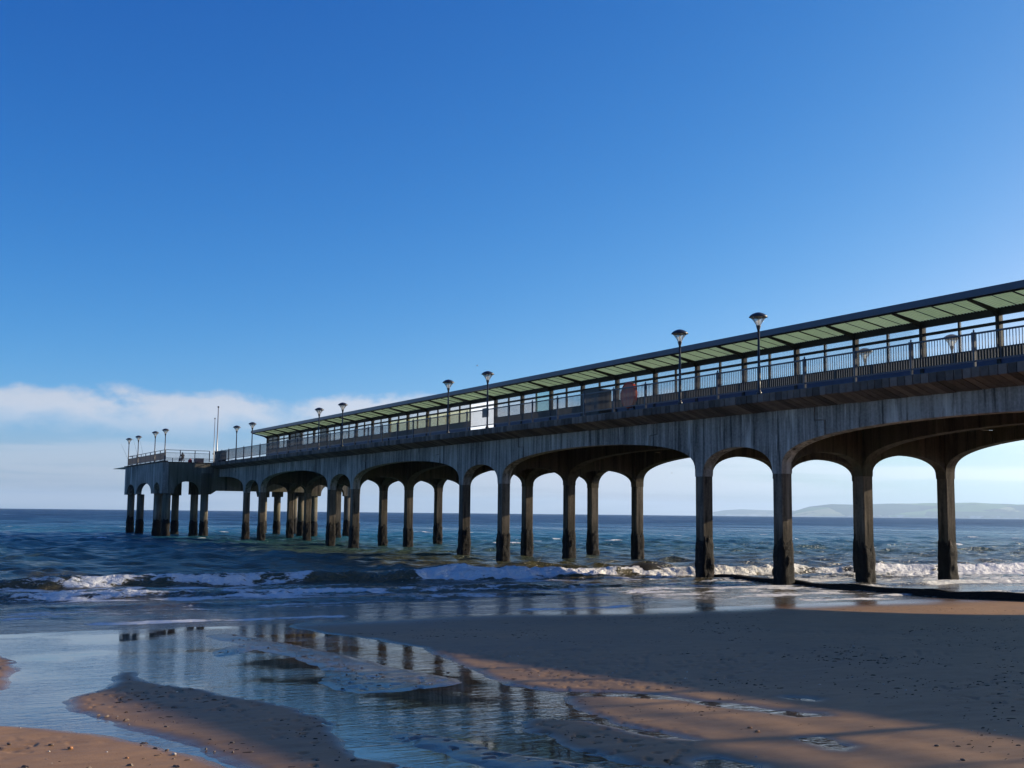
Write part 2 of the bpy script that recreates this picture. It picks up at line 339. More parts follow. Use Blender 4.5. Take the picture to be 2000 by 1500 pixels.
def sandmat():
    m, t, b = mat('damp_sand'); g = N(t, 'ShaderNodeNewGeometry').outputs['Position']
    w = N(t, 'ShaderNodeAttribute', attribute_name='wetness').outputs['Fac']
    n1 = noise(t, g, .35, 4, .55); n2 = noise(t, g, 45, 4, .7); n3 = noise(t, mapping(t, g, (5, 2.2, 1), rot=(0, 0, .2)), 1.0, 5, .6)
    f = mathn(t, 'ADD', mathn(t, 'MULTIPLY', n1, .45), mathn(t, 'ADD', mathn(t, 'MULTIPLY', n2, .2), mathn(t, 'MULTIPLY', n3, .35)))
    c = ramp(t, f, [(.33, (.215, .12, .055)), (.5, (.30, .172, .080)), (.66, (.39, .228, .112))])
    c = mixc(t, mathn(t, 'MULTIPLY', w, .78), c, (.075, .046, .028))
    speck = noise(t, g, 120, 2, .6)
    c = mixc(t, mapr(t, speck, .66, .72, 0, .55), c, (.05, .035, .028))
    t.links.new(c, b.inputs['Base Color'])
    ro = mathn(t, 'ADD', mapr(t, w, 0, 1, .60, .22), mathn(t, 'MULTIPLY', mathn(t, 'SUBTRACT', n1, .5), .25))
    t.links.new(ro, b.inputs['Roughness']); b.inputs['IOR'].default_value = 1.36; b.inputs['Specular IOR Level'].default_value = .35
    h = mathn(t, 'ADD', mathn(t, 'MULTIPLY', n2, .35), n3)
    bp = addbump(t, b, h, .5, .012)
    t.links.new(mapr(t, w, .3, 1, .55, .07), bp.inputs['Strength']); return m
M['sand'] = sandmat()
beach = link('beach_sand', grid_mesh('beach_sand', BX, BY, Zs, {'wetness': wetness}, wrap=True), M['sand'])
tag(beach, 'damp tan sand beach sloping down to the surf', kind='structure')
# the film of water lying in the runnels
def filmmat():
    m, t, b = mat('shallow_runnel_water'); g = N(t, 'ShaderNodeNewGeometry').outputs['Position']
    n1 = noise(t, mapping(t, g, (4.6, 1.5, 1), rot=(0, 0, .15)), 1.0, 4, .6, .6); n2 = noise(t, mapping(t, g, (13, 6, 1), rot=(0, 0, -.5)), 1.0, 3, .6, .4)
    n3 = noise(t, g, .33, 3, .5)
    cc = noise(t, g, .5, 4, .6)
    c = ramp(t, cc, [(.3, (.050, .030, .016)), (.7, (.095, .058, .030))])
    t.links.new(c, b.inputs['Base Color']); b.inputs['Roughness'].default_value = .03; b.inputs['IOR'].default_value = 1.45
    bp = addbump(t, b, mathn(t, 'ADD', n1, mathn(t, 'MULTIPLY', n2, .35)), .5, .05)
    t.links.new(mapr(t, n3, .36, .54, .02, .17), bp.inputs['Strength']); return m
M['film'] = filmmat()
fk = (wd < .35) & (np.hypot(BX, BY) < 60)
film = link('runnel_water', grid_mesh('runnel_water', BX, BY, bz-.020, keep=fk), M['film'])
tag(film, 'thin sheet of tide water lying in runnels across the sand', kind='structure')
# sea
th = fan_angles(.082, 31, 1.5, 100)
r = []; q = 22.
while q < 62: r.append(q); q += .125
while q < 130: r.append(q); q += .24
while q < 700: r.append(q); q += .24+(q-130)*.011
while q < 6600: r.append(q); q *= 1.05
r = np.array(r); dr = np.gradient(r)
T = AX-th[None, :]
X, Y = r[:, None]*np.cos(T), r[:, None]*np.sin(T); DR = np.broadcast_to(dr[:, None], X.shape)
d = XW-X
far = sstep(3, 26, d); out = np.ones_like(X)
H = np.zeros_like(X); HX = np.zeros_like(X); HY = np.zeros_like(X)
wr = np.random.default_rng(5)
for k in range(46):
    lam = 1.0*(7.5/1.0)**(k/45.); ang = wr.normal(0, .72); ph = wr.random()*6.28
    amp = .0092*lam**.50*(.7+.6*wr.random()); kx, ky = 2*math.pi/lam*math.cos(ang), 2*math.pi/lam*math.sin(ang)
    fl = sstep(3.0, 6.0, lam/DR)
    P = kx*X+ky*Y+ph+1.4*(vnoise(X*.03+k, Y*.03)-.5)*6.28*.4
    gm = .45+1.1*vnoise(X*.045+3.7*k, Y*.03+1.3*k)
    a = amp*fl*gm*far
    H += a*np.sin(P); c = a*np.cos(P)*1.15; HX += c*math.cos(ang); HY += c*math.sin(ang)
chop = H.copy()
FO = np.zeros_like(X)
def crest(x0, h, wb, wf, foam, seed, mean=1.2, ymod=(.5, 1.), trail=0, ylim=None, rough=.0):
    "one shore-parallel wave: gentle back, steep front, whitewater on the front"
    global H, FO
    xc = x0+mean*((fbm(Y*.035+seed, Y*0+seed, 3)-.5)*4+(vnoise(Y*.35+seed, Y*0)-.5)*.5)
    mod = ymod[0]+(ymod[1]-ymod[0])*sstep(.3, .7, vnoise(Y*.06+seed*3.1, Y*0+2.2))
    if ylim: mod = mod*sstep(ylim[0]-4, ylim[0], Y)*sstep(ylim[1]+4, ylim[1], Y)
    s = X-xc
    p = np.where(s < 0, np.exp(-(s/wb)**2), np.exp(-(np.abs(s)/wf)**2.4))*mod
    H += h*p
    br = sstep(.25, .6, vnoise(Y*.11+seed*1.7, Y*0+4.4)+.32*(foam > .9)+(.5*sstep(36, 27, Y) if foam >= 1 else 0))*(.55+.45*sstep(.3, .6, fbm(X*.9, Y*.5+seed, 3)))
    f = foam*mod*br*(sstep(-.5, -.05, s)*sstep(wf*2.6+.3, wf*1.0, s))
    if trail: f = np.maximum(f, foam*.62*mod*br*sstep(-trail, 0, s)*sstep(.3, 0, s))
    if rough:
        lump = (fbm(X*4.2+seed, Y*3.4, 4)-.42)
        H += rough*f*lump*2.0
    FO = np.maximum(FO, f)
crest(-47.6, .46*(1.3-.55*sstep(17, 30, Y)), 2.2, .50, 1.0, 2.0, 1.0, (.55, 1.0), 1.6, rough=.17)
crest(-44.2, .16, 1.2, .5, .9, 8.3, 1.0, (.2, 1), 3.0, rough=.12)
crest(-41.2, .20, 1.4, .42, .95, 5.1, 1.2, (.15, 1), 2.0, rough=.14)
crest(-38.4, .09, 1.2, .35, .75, 11.7, 1.2, (.2, 1), 1.6, rough=.06)
crest(-36.0, .06, 1.0, .25, .7, 14.2, 1.2, (.2, 1), 1.5, rough=.03)
crest(-33.6, .035, 1.0, .2, .75, 17.9, .9, (.3, 1), 1.2, rough=.02)
crest(-55.5, .18, 3.0, 1.6, .25, 21.0, 1.5, (.3, 1), 0)
crest(-63.5, .22, 3.0, 1.5, .0, 24.5, 2, (.3, 1), 0)
crest(-74, .22, 3.2, 2.0, .15, 28.8, 2.5, (.2, 1), 0)
crest(-87, .18, 3.5, 2.4, .0, 31.1, 3, (.2, 1), 0)
crest(-101, .15, 3.5, 2.6, .1, 35.3, 3, (.1, 1), 0)
crest(-118, .14, 4, 3, .1, 37.3, 3, (.1, 1), 0)
# stray whitecaps and lacy residue of foam in the surf zone
cap = sstep(.06, .13, chop)*sstep(.62, .78, vnoise(X*.09+40, Y*.07))*sstep(.45, .75, vnoise(X*.8, Y*.5))*sstep(40, 60, d)
FO = np.maximum(FO, .85*cap)
res = sstep(18.5, 14, d)*(.40+.36*(vnoise(X*.55, Y*.10)-.5)+.14*(fbm(X*1.6, Y*.5, 3)-.5))*sstep(-1, 4, d)
FO = np.maximum(FO, res)
edge = sstep(.9, .1, np.abs(d-.35-.5*(vnoise(Y*.5, Y*0)-.5)))*.62
FO = np.maximum(FO, edge*sstep(.35, .6, vnoise(Y*.3+9, Y*0)))
H = H+.016*(fbm(X*1.4, Y*.7, 3)-.5)*sstep(12, 4, d)+.16*(np.abs(fbm(X*.75, Y*.28, 4)-.5)-.08)*-1*sstep(20, 15, d)*sstep(3, 8, d)+.02*sstep(6, 1, d)
keep = (X < -25)
Xd, Yd = X+HX, Y+HY
def seamat():
    m, t, b = mat('sea_water'); g = N(t, 'ShaderNodeNewGeometry').outputs['Position']
    sp = N(t, 'ShaderNodeSeparateXYZ'); t.links.new(g, sp.inputs[0])
    fo = N(t, 'ShaderNodeAttribute', attribute_name='foam').outputs['Fac']
    big = noise(t, mapping(t, g, (.012, .02, 1)), 1, 3, .5)
    xx = mathn(t, 'ADD', sp.outputs[0], mathn(t, 'MULTIPLY', mathn(t, 'SUBTRACT', big, .5), 40))
    c = ramp(t, mapr(t, xx, -420, -30, smooth=False), [(0, (.003, .028, .085)), (.45, (.006, .070, .15)), (.74, (.016, .115, .15)), (.86, (.045, .095, .075)), (.95, (.085, .072, .030)), (1, (.095, .070, .038))])
    pat = noise(t, mapping(t, g, (.018, .045, 1)), 1, 8, .74, .3)
    pf = mapr(t, sp.outputs[0], -130, -75, 1, 0)
    c = mixc(t, mathn(t, 'MULTIPLY', pf, mapr(t, pat, .50, .60, 0, .75)), c, (.002, .018, .045))
    c = mixc(t, mathn(t, 'MULTIPLY', pf, mapr(t, pat, .50, .38, 0, .55)), c, (.020, .115, .19))
    v1 = N(t, 'ShaderNodeTexVoronoi', feature='SMOOTH_F1'); v1.inputs['Scale'].default_value = 1.0
    wv = mapping(t, g, (1.5, .75, .8))
    nz = noise(t, g, 1.6, 5, .62); nz2 = noise(t, mapping(t, g, (5.6, 2.0, 2)), 1, 7, .68, .6)
    t.links.new(wv, v1.inputs['Vector']); lace = mapr(t, v1.outputs['Distance'], .25, .62)
    v = mathn(t, 'ADD', mathn(t, 'MULTIPLY', fo, 1.25), mathn(t, 'ADD', mathn(t, 'MULTIPLY', mathn(t, 'SUBTRACT', nz2, .5), 1.3), mathn(t, 'MULTIPLY', mathn(t, 'SUBTRACT', lace, .5), .30)))
    ff = mathn(t, 'MULTIPLY', mapr(t, v, .56, .68), mapr(t, fo, .05, .2))
    c = mixc(t, mathn(t, 'MULTIPLY', ff, .96), c, (.80, .80, .78))
    t.links.new(c, b.inputs['Base Color']); b.inputs['IOR'].default_value = 1.333; b.inputs['Specular IOR Level'].default_value = .40
    t.links.new(mathn(t, 'ADD', mathn(t, 'ADD', mathn(t, 'ADD', mapr(t, sp.outputs[0], -400, -80, .36, .20), mathn(t, 'MULTIPLY', mathn(t, 'SUBTRACT', pat, .5), mapr(t, sp.outputs[0], -160, -80, .8, 0))), mapr(t, sp.outputs[0], -60, -38, .0, -.08)), mathn(t, 'MULTIPLY', ff, .75)), b.inputs['Roughness'])
    w1 = noise(t, mapping(t, g, (1.25, .62, 1)), 1, 5, .62, .6); w2 = noise(t, mapping(t, g, (5.2, 2.4, 1)), 1, 4, .65, .4)
    w3 = noise(t, mapping(t, g, (.16, .05, 1)), 1, 5, .65, .3)
    hgt = mathn(t, 'ADD', mathn(t, 'MULTIPLY', w1, .50), mathn(t, 'ADD', mathn(t, 'MULTIPLY', w2, .22), mathn(t, 'MULTIPLY', mathn(t, 'MULTIPLY', w3, mapr(t, sp.outputs[0], -260, -110, 1, 0)), 3.0)))
    hgt = mathn(t, 'ADD', mathn(t, 'MULTIPLY', hgt, mapr(t, sp.outputs[0], -42, -33, .9, .32)), mathn(t, 'MULTIPLY', mathn(t, 'MULTIPLY', ff, nz2), .10))
    addbump(t, b, hgt, 1.0, 1.0)
    return m
M['sea'] = seamat()
sea = link('sea_water', grid_mesh('sea_water', Xd, Yd, H, {'foam': FO}, keep=keep), M['sea'])
tag(sea, 'choppy blue sea with breaking waves along the shore', kind='structure')
# ---------------------------------------------------------------- far hills
def hill(name, label, px_prof, dist, depth, seed, green):
    "px_prof: (azimuth in degrees from the pier axis, crest height in metres)"
    az = np.array([p[0] for p in px_prof]); hh = np.array([p[1] for p in px_prof])
    A = np.linspace(az[0], az[-1], 320)[None, :]; Dn = np.linspace(0, 1, 60)[:, None]
    R = dist+depth*Dn; a = np.radians(A)
    X, Y = -R*np.cos(a), R*np.sin(a)
    crest_h = np.interp(A, az, hh)
    sh = np.where(Dn < .42, sstep(-.12, .42, Dn)*.92+.06*np.sin(Dn*7), np.cos((Dn-.42)/.58*math.pi/2))
    Z = crest_h*sh*(1+.10*(fbm(X*.0007+seed, Y*.0007, 4)-.5))+crest_h*.10*(fbm(X*.0024+seed, Y*.0024, 4)-.5)*sstep(0, .2, Dn)
    Z = np.where(Dn <= 0, -3, Z); Z = np.where(Dn >= 1, -3, Z); Z = np.maximum(Z, -3)
    m, t, b = mat(name+'_fields'); g = N(t, 'ShaderNodeNewGeometry').outputs['Position']
    v = N(t, 'ShaderNodeTexVoronoi'); v.inputs['Scale'].default_value = 1.0; t.links.new(mapping(t, g, (.0018, .0012, .008)), v.inputs['Vector'])
    sp = N(t, 'ShaderNodeSeparateColor'); t.links.new(v.outputs['Color'], sp.inputs[0])
    c = ramp(t, sp.outputs[0], green, 'CONSTANT'); n = noise(t, g, .0024, 6, .6)
    c = mixc(t, mapr(t, n, .54, .60, 0, .8), c, (.02, .034, .02))
    sz = N(t, 'ShaderNodeSeparateXYZ'); t.links.new(g, sz.inputs[0])
    c = mixc(t, mathn(t, 'MULTIPLY', mapr(t, sz.outputs[2], 38, 17), mapr(t, noise(t, g, .0036, 3, .6), .5, .6, 0, .8)), c, (.42, .40, .35))
    t.links.new(c, b.inputs['Base Color']); b.inputs['Roughness'].default_value = 1; b.inputs['Specular IOR Level'].default_value = 0
    o = link(name, grid_mesh(name, X, Y, Z), m); tag(o, label, kind='structure'); return o
# azimuth of the pier axis is 0, larger = further to the right
hill('far_headland', 'low bluish headland on the horizon behind the right hand arches', [(37.5, 0), (37.9, 57), (38.4, 95), (39.2, 118), (40.0, 111), (41.2, 99), (43, 119), (46, 80)], 21000, 2400, 3, [(0, (.05, .07, .04)), (.4, (.08, .10, .05)), (.7, (.13, .13, .07))])
hill('field_hill', 'green hill with pale fields across the bay', [(41.3, 0), (41.7, 76), (42.3, 131), (43.3, 168), (44.5, 165), (45.6, 181), (47.5, 192), (49.5, 198), (51.2, 181), (53.5, 195), (57, 215), (63, 185), (70, 151), (76, 67)], 16000, 2600, 9, [(0, (.04, .07, .03)), (.3, (.15, .25, .06)), (.52, (.36, .36, .16)), (.75, (.06, .10, .04))])
# ---------------------------------------------------------------- pier
YF, YB, YC = 33.0, 44.9, 38.95
ROWS = (34.3, 38.95, 44.1); PW = .58; XK = -39.3; SPAN = 25.2; PAIR = 5.4; SPR = 4.68; BT = 7.62; DK = 8.0
HALF = (SPAN-PAIR-PW)/2
def big(u):          # soffit of the long arch seaward of a bent, u relative to the landward pile
    s = abs(u-(-PAIR-PW/2-HALF))/HALF
    return SPR+1.84*max(0., 1-s*s)**(1/3.6)
def bigl(u): return big(u-SPAN)
def small(u, c, half, rise): return SPR+rise*max(0., 1-(abs(u-c)/half)**2)**(1/2.6)
def cosines(a, b, n): return [a+(b-a)*(1-math.cos(math.pi*k/n))/2 for k in range(n+1)]
def sidearc(a, b, n):   # points crowd near a
    return [a+(b-a)*(k/n)**2.2 for k in range(n+1)]
pier = empty('pier', (XK, YF, 0)); PO = Vector((XK, YF, 0))
tag(pier, 'long weathered concrete pier on arched bents running out to sea', 'pier')
def P(mb, name, mt, smooth=False): return mb.build(name, mt, pier, smooth)
L = lambda x: x-XK
Yl = lambda y: y-YF
bent_poly = [(-8.7, BT), (-8.7, 6.80), (-9.3, 6.77)] + [(u, big(u)) for u in sidearc(-PAIR-PW/2, -9.3, 16)[::-1]] + \
    [(-PAIR+PW/2-.0, SPR)] + [(u, small(u, -PAIR/2, (PAIR-PW)/2, 1.25)) for u in cosines(-PAIR+PW/2, -PW/2, 20)[1:-1]] + [(-PW/2, SPR)] + \
    [(u, bigl(u)) for u in sidearc(PW/2, 2.9, 14)] + [(2.9, 6.77), (2.3, 6.80), (2.3, BT)]
sus_poly = [(2.37-SPAN, BT), (2.37-SPAN, 6.83), (2.97-SPAN, 6.79), (2.97-SPAN, big(2.97-SPAN))] + [(u, big(u)) for u in np.linspace(2.97-SPAN, -9.37, 26)[1:-1]] + \
    [(-9.37, big(-9.37)), (-9.37, 6.79), (-8.77, 6.83), (-8.77, BT)]
KS = range(-2, 4)
pile_prof = [(PW/2-.04, PW/2), (PW/2, PW/2-.04), (PW/2, -PW/2+.04), (PW/2-.04, -PW/2), (-PW/2+.04, -PW/2), (-PW/2, -PW/2+.04), (-PW/2, PW/2-.04), (-PW/2+.04, PW/2)]
mb = MB(); mb.add([(x, y, z) for z in (-2.2, SPR) for x, y in pile_prof], [(k, (k+1) % 8, 8+(k+1) % 8, 8+k) for k in range(8)]+[tuple(range(8))[::-1], tuple(range(8, 16))])
pile_me = mb.mesh('pile')
def crust_mesh(name, sq, rad, z0, z1, seed):
    "ragged sleeve of mussels and weed round a pile"
    n, nz = 28, 26; vs = []; rr = random.Random(seed); off = rr.random()*50
    for i in range(nz+1):
        z = z0+(z1-z0)*i/nz
        for k in range(n):
            t = 2*math.pi*k/n; c, s = math.cos(t), math.sin(t)
            q = rad/max(abs(c), abs(s)) if sq else rad
            q = min(q, rad*1.30)
            top = z1-.75*float(fbm(np.array([t*1.9+off]), np.array([off]), 4)[0]); zt = z0+(top+.35-z0)*i/nz
            nn = float(fbm(np.array([t*2.2+off]), np.array([z*3.1+off]), 4)[0]-.3)
            b = 1-(i/nz)**4
            e = .03+.22*max(0, nn)*(b*.75+.25)*(1.15-.45*i/nz)
            if i >= nz-1: e = .004+.02*max(0, nn)*(i == nz-1)
            vs.append(((q+e)*c, (q+e)*s, zt))
    fs = [(i*n+k, i*n+(k+1) % n, (i+1)*n+(k+1) % n, (i+1)*n+k) for i in range(nz) for k in range(n)]
    return MB().add(vs, fs).mesh(name, True)
crusts = [crust_mesh('mussel_crust', True, PW/2, -1.4, 1.74+.05*k, k) for k in range(4)]
ci = 0
for k in KS:
    for r, y in enumerate(ROWS):
        for j, u in enumerate((0, -PAIR)):
            p = link('pile', pile_me, M['conc_pile'], pier, (L(XK-SPAN*k)+u, Yl(y), 0))
            if k > -2: link('mussel_crust', crusts[ci % 4], M['mussel'], p, (0, 0, .12*random.uniform(-1, 1)), (0, 0, random.choice((0, math.pi/2, math.pi)))); ci += 1
def prism_me(poly, axis, a, b, name): return MB().prism(poly, axis, a, b).mesh(name)
bent_me = prism_me(bent_poly, 'y', -PW/2, PW/2, 'bent_beam'); sus_me = prism_me(sus_poly, 'y', -PW/2+.004, PW/2-.004, 'span_beam')
bent_in = bent_me.copy(); sus_in = sus_me.copy()
HX0 = -130.5
lastp = [(L(HX0)+3*SPAN+.02, BT)] + [(u, big(u)) for u in np.linspace(L(HX0)+3*SPAN+.02, -9.37, 18)] + [(-9.37, 6.79), (-8.77, 6.83), (-8.77, BT)]
last_me = prism_me(lastp, 'y', -PW/2+.004, PW/2-.004, 'span_beam')
for k in KS:
    for r, y in enumerate(ROWS):
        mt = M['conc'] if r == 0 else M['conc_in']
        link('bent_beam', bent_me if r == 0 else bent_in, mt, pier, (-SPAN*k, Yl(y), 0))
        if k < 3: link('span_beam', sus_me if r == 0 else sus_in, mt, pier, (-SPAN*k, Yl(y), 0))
    if k == 3:
        for r, y in enumerate(ROWS): link('span_beam', last_me, M['conc'], pier, (-SPAN*k, Yl(y), 0))
cross_mes = []
for a, b in ((0, 1), (1, 2)):
    cl_ = (ROWS[b]-ROWS[a]-PW)/2
    cross_mes.append(prism_me([(-cl_, BT-.006), (-cl_, SPR)] + [(u, small(u, 0, cl_, 1.0)) for u in cosines(-cl_, cl_, 20)[1:-1]] + [(cl_, SPR), (cl_, BT-.006)], 'x', -PW/2+.03, PW/2-.03, 'cross_beam'))
for k in KS:
    for u in (0, -PAIR):
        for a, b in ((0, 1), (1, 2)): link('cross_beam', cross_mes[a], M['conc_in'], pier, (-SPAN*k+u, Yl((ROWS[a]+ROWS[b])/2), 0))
XE = 16.0
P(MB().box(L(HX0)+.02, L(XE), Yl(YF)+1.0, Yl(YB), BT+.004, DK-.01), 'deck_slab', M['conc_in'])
# secondary joists under the deck
for i in range(int((XE-HX0)/3.15)):
    xx = HX0+1.2+i*3.15
    if min(abs(((xx-XK) % SPAN)), abs(((xx-XK+PAIR) % SPAN)), abs((xx-XK) % SPAN-SPAN)) < .7: continue
    for a, b in ((0, 1), (1, 2)): P(MB().box(L(xx)-.1, L(xx)+.1, Yl(ROWS[a])+PW/2, Yl(ROWS[b])-PW/2, 7.2, BT+.002), 'deck_joist', M['conc_in'])
# cantilevered edge of the deck: one precast piece after another
PL = .37
def plank_me(v):
    d = (0, .006, -.005)[v]
    return prism_me([(0+d, DK), (0+d, 7.67+d), (.985, 7.345+d), (.985, DK)], 'x', -PL/2+.018, PL/2-.018, 'deck_edge_block')
pms = [plank_me(v) for v in range(3)]
n_pl = int((-24.3-HX0)/PL)
for i in range(n_pl):
    link('deck_edge_block', pms[random.randrange(3)], M['plank'], pier, (L(HX0)+.2+(i+.5)*PL, 0, random.uniform(-.006, .006)))
mb = MB(); x = HX0+.2+n_pl*PL
while x < XE-PL:
    mb.box(L(x)+.011, L(x)+PL-.011, 0, .985, 7.5, DK); x += PL
o = P(mb, 'deck_edge_blocks', M['plank']); o['kind'] = 'stuff'
P(MB().prism([(Yl(YB)+.001, 7.66), (Yl(YB)+.03, 7.66), (Yl(YB)+.03, DK), (Yl(YB)+.001, DK)], 'x', L(HX0)+.02, L(XE)), 'far_kerb', M['plank'])
P(MB().box(L(HX0), L(XE), .06, .20, DK+.002, DK+.03), 'kerb', M['rail'])
P(MB().box(L(HX0)+.02, L(XE), .985, 1.02, 7.40, DK-.012), 'edge_beam', M['plank'])
# low groyne wall under the near row of piles
gp = []
xs = np.linspace(-46.5, 10, 70)
mb = MB(); n = len(xs)
vs = []
for i, x in enumerate(xs):
    gz = SLOPE*(x-XW); tz = max(gz+.27, .20)+.04*math.sin(x*1.7)+random.uniform(-.03, .03)
    if i == 0: tz = gz+.2
    j = random.uniform(-.03, .03)
    vs += [(x, 34.72+j, gz-.5), (x, 34.72+j, tz-.05), (x, 34.80+j, tz), (x, 35.12+j, tz+random.uniform(-.02, .02)), (x, 35.2+j, tz-.05), (x, 35.2+j, gz-.5)]
mb.add(vs, [(i*6+k, i*6+(k+1) % 6, (i+1)*6+(k+1) % 6, (i+1)*6+k) for i in range(n-1) for k in range(6)]+[(5, 4, 3, 2, 1, 0)])
o = mb.build('groyne', M['mussel']); tag(o, 'low dark weed-covered groyne wall under the right end of the pier', 'groyne')
# ---------------------------------------------------------------- pier head
PHX0, PHX1, PHY0, PHY1 = -151.6, -130.5, 28.0, 49.9
head = empty('jetty_end', (PHX1, PHY0, 0)); tag(head, 'wide concrete pier head on round columns at the far end', 'pier head')
CX = (-131.1, -135.6, -144.9, -150.6); CY = (28.65, 32.7, 45.2, 49.25)
def wall_poly(a, b, cols, crown, hw=.62, top=7.97, bot=4.65, flat=None):
    "outline with arches between neighbouring columns"
    cols = sorted(cols); pts = [(a, top), (a, bot)]
    for c0, c1 in zip(cols, cols[1:]):
        l, r = c0+hw, c1-hw
        if flat and (c0, c1) in flat:
            pts += [(l, bot), (l+.5, flat[(c0, c1)]), (r-.5, flat[(c0, c1)]), (r, bot)]
        else:
            cr = crown if r-l < 6 else crown+.05
            pts += [(l, bot)]+[(u, bot+(cr-bot)*max(0., 1-(abs(u-(l+r)/2)/((r-l)/2))**2)**(1/2.4)) for u in cosines(l, r, 18)[1:-1]]+[(r, bot)]
    return pts+[(b, bot), (b, top)]
hl = lambda pts, o: [(p-o, z) for p, z in pts]
wx = wall_poly(PHX0, PHX1, CX, 5.85); fl = {(CY[1], CY[2]): 5.0}
wy = wall_poly(PHY0+.6, PHY1-.6, CY, 5.95, hw=.62, flat=fl)
for y in (0, PHY1-PHY0-.6): MB().prism(hl(wx, PHX1), 'y', y, y+.6).build('face_wall', M['conc_head'] if y else M['conc'], head)
wys = wall_poly(PHY0+.6, PHY1-.6, CY, 6.6, hw=.62, flat={(CY[1], CY[2]): 6.7})
for x, w_ in ((-.65, wy), (PHX0-PHX1+.05, wys)): MB().prism(hl(w_, PHY0), 'x', x, x+.6).build('face_wall', M['conc_head'], head)
for c in CX[1:3]: MB().box(c-PHX1-.3, c-PHX1+.3, .6, PHY1-PHY0-.6, 6.75, 7.97).build('inner_beam', M['conc_in'], head)
for y in CY[1:3]: MB().box(PHX0-PHX1+.65, -.65, y-PHY0-.28, y-PHY0+.28, 6.8, 7.965).build('inner_beam', M['conc_in'], head)
MB().box(PHX0-PHX1+.004, -.004, .004, PHY1-PHY0-.004, 7.975, 8.04).build('deck', M['plank'], head)
MB().box(PHX0-PHX1-.15, .10, -.12, .5, 8.045, 8.13).build('edge_kerb', M['plank'], head)
cm = MB().lathe([(.42, -3), (.42, 4.66)], 18).mesh('column', True)
capm = MB().box(-.56, .56, -.56, .56, 4.62, 6.9).mesh('column_cap')
hcr = [crust_mesh('mussel_crust', False, .42, -1.4, 1.75+.1*k, 20+k) for k in range(3)]
for x in CX:
    for y in CY:
        c = link('column', cm, M['conc_head'], head, (x-PHX1, y-PHY0, 0))
        link('mussel_crust', hcr[random.randrange(3)], M['mussel'], c, (0, 0, random.uniform(-.1, .1)), (0, 0, random.random()*6))
        if y in CY[1:3]: link('column_cap', capm, M['conc_in'], head, (x-PHX1, y-PHY0, -.02))
MB().prism([(PHX0-PHX1-.16, 7.90), (PHX0-PHX1-8.6, 8.02), (PHX0-PHX1-8.6, 8.07), (PHX0-PHX1-.16, 8.10)], 'y', .1, 2.6).build('landing_stage', M['wood'], head)
# ---------------------------------------------------------------- railings
RY = .10
rail = empty('pier_railing', (XK, YF, DK)); tag(rail, 'dark baluster railing along the near edge of the pier', 'railing')
post_me = MB().box(-.045, .045, -.045, .045, 0, 1.17).box(-.06, .06, -.06, .06, 1.17, 1.22).lathe([(.02, 1.22), (.035, 1.27), (.004, 1.33)], 8).mesh('railing_post')
panel_me = MB().box(-1.355, 1.355, -.03, .03, 1.14, 1.20).box(-1.355, 1.355, -.02, .02, .20, .25).mesh('rail_panel')
bal_me = MB().box(-.0095, .0095, -.0095, .0095, .25, 1.14).mesh('baluster')
BAY = 2.8; mbst = MB()
i0, i1 = int((HX0-XK)/BAY), int((XE-XK)/BAY)
nb = 22
for i in range(i0, i1):
    if i % 9 not in (0, 7): link('railing_post', post_me, M['rail'], rail, (i*BAY, RY, 0))
    cx = (i+.5)*BAY; pn = link('rail_panel', panel_me, M['rail'], rail, (cx, RY, 0))
    vis = -62.6 < XK+cx < -25.2
    for b in range(nb):
        bx = -1.36+2.72*(b+.5)/nb
        if vis: link('baluster', bal_me, M['baluster'], pn, (bx, 0, 0))
        else: mbst.box(cx+bx-.0095, cx+bx+.0095, RY-.0095, RY+.0095, .25, 1.14)
o = mbst.build('balusters', M['baluster'], rail); o['kind'] = 'stuff'
hr = empty('jetty_end_railing', (PHX1, PHY0, 8.13)); tag(hr, 'railing round the edge of the pier head beyond the canopy', 'railing')
def run(a, b, nseg, z=0, mtb=None, post_first=True):
    a = Vector(a); b = Vector(b); d = (b-a)/nseg; horiz = abs(d.x) > abs(d.y)
    for i in range(nseg+1):
        if i or post_first: MB().box(a.x+d.x*i-.04, a.x+d.x*i+.04, a.y+d.y*i-.04, a.y+d.y*i+.04, z, 1.15).build('railing_post', M['rail'], hr)
    w = (0, .03) if horiz else (.03, 0)
    for z0, z1, nm in ((1.15, 1.21, 'top_rail'), (.86, .90, 'mid_rail'), (.14, .19, 'bottom_rail')):
        MB().box(min(a.x, b.x)-w[0], max(a.x, b.x)+w[0], min(a.y, b.y)-w[1], max(a.y, b.y)+w[1], z0, z1).build(nm, M['rail'], hr)
    n = int((b-a).length/.125); mb = MB()
    for i in range(n):
        p = a+(b-a)*((i+.5)/n); mb.box(p.x-.011, p.x+.011, p.y-.011, p.y+.011, .19, .86)
    return mb
sm = MB()
for q in (run((-.25, .25, 0), (PHX0-PHX1+.25, .25, 0), 8), run((-.25, .25, 0), (-.25, YF-PHY0, 0), 3, post_first=False), run((PHX0-PHX1+.25, .25, 0), (PHX0-PHX1+.25, PHY1-PHY0-.25, 0), 8, post_first=False), run((-.25, PHY1-PHY0-.25, 0), (PHX0-PHX1+.25, PHY1-PHY0-.25, 0), 8), run((-.25, PHY1-PHY0-.25, 0), (-.25, YB-PHY0, 0), 3, post_first=False)):
    sm.add(q.v, q.f)
o = sm.build('balusters', M['baluster'], hr); o['kind'] = 'stuff'
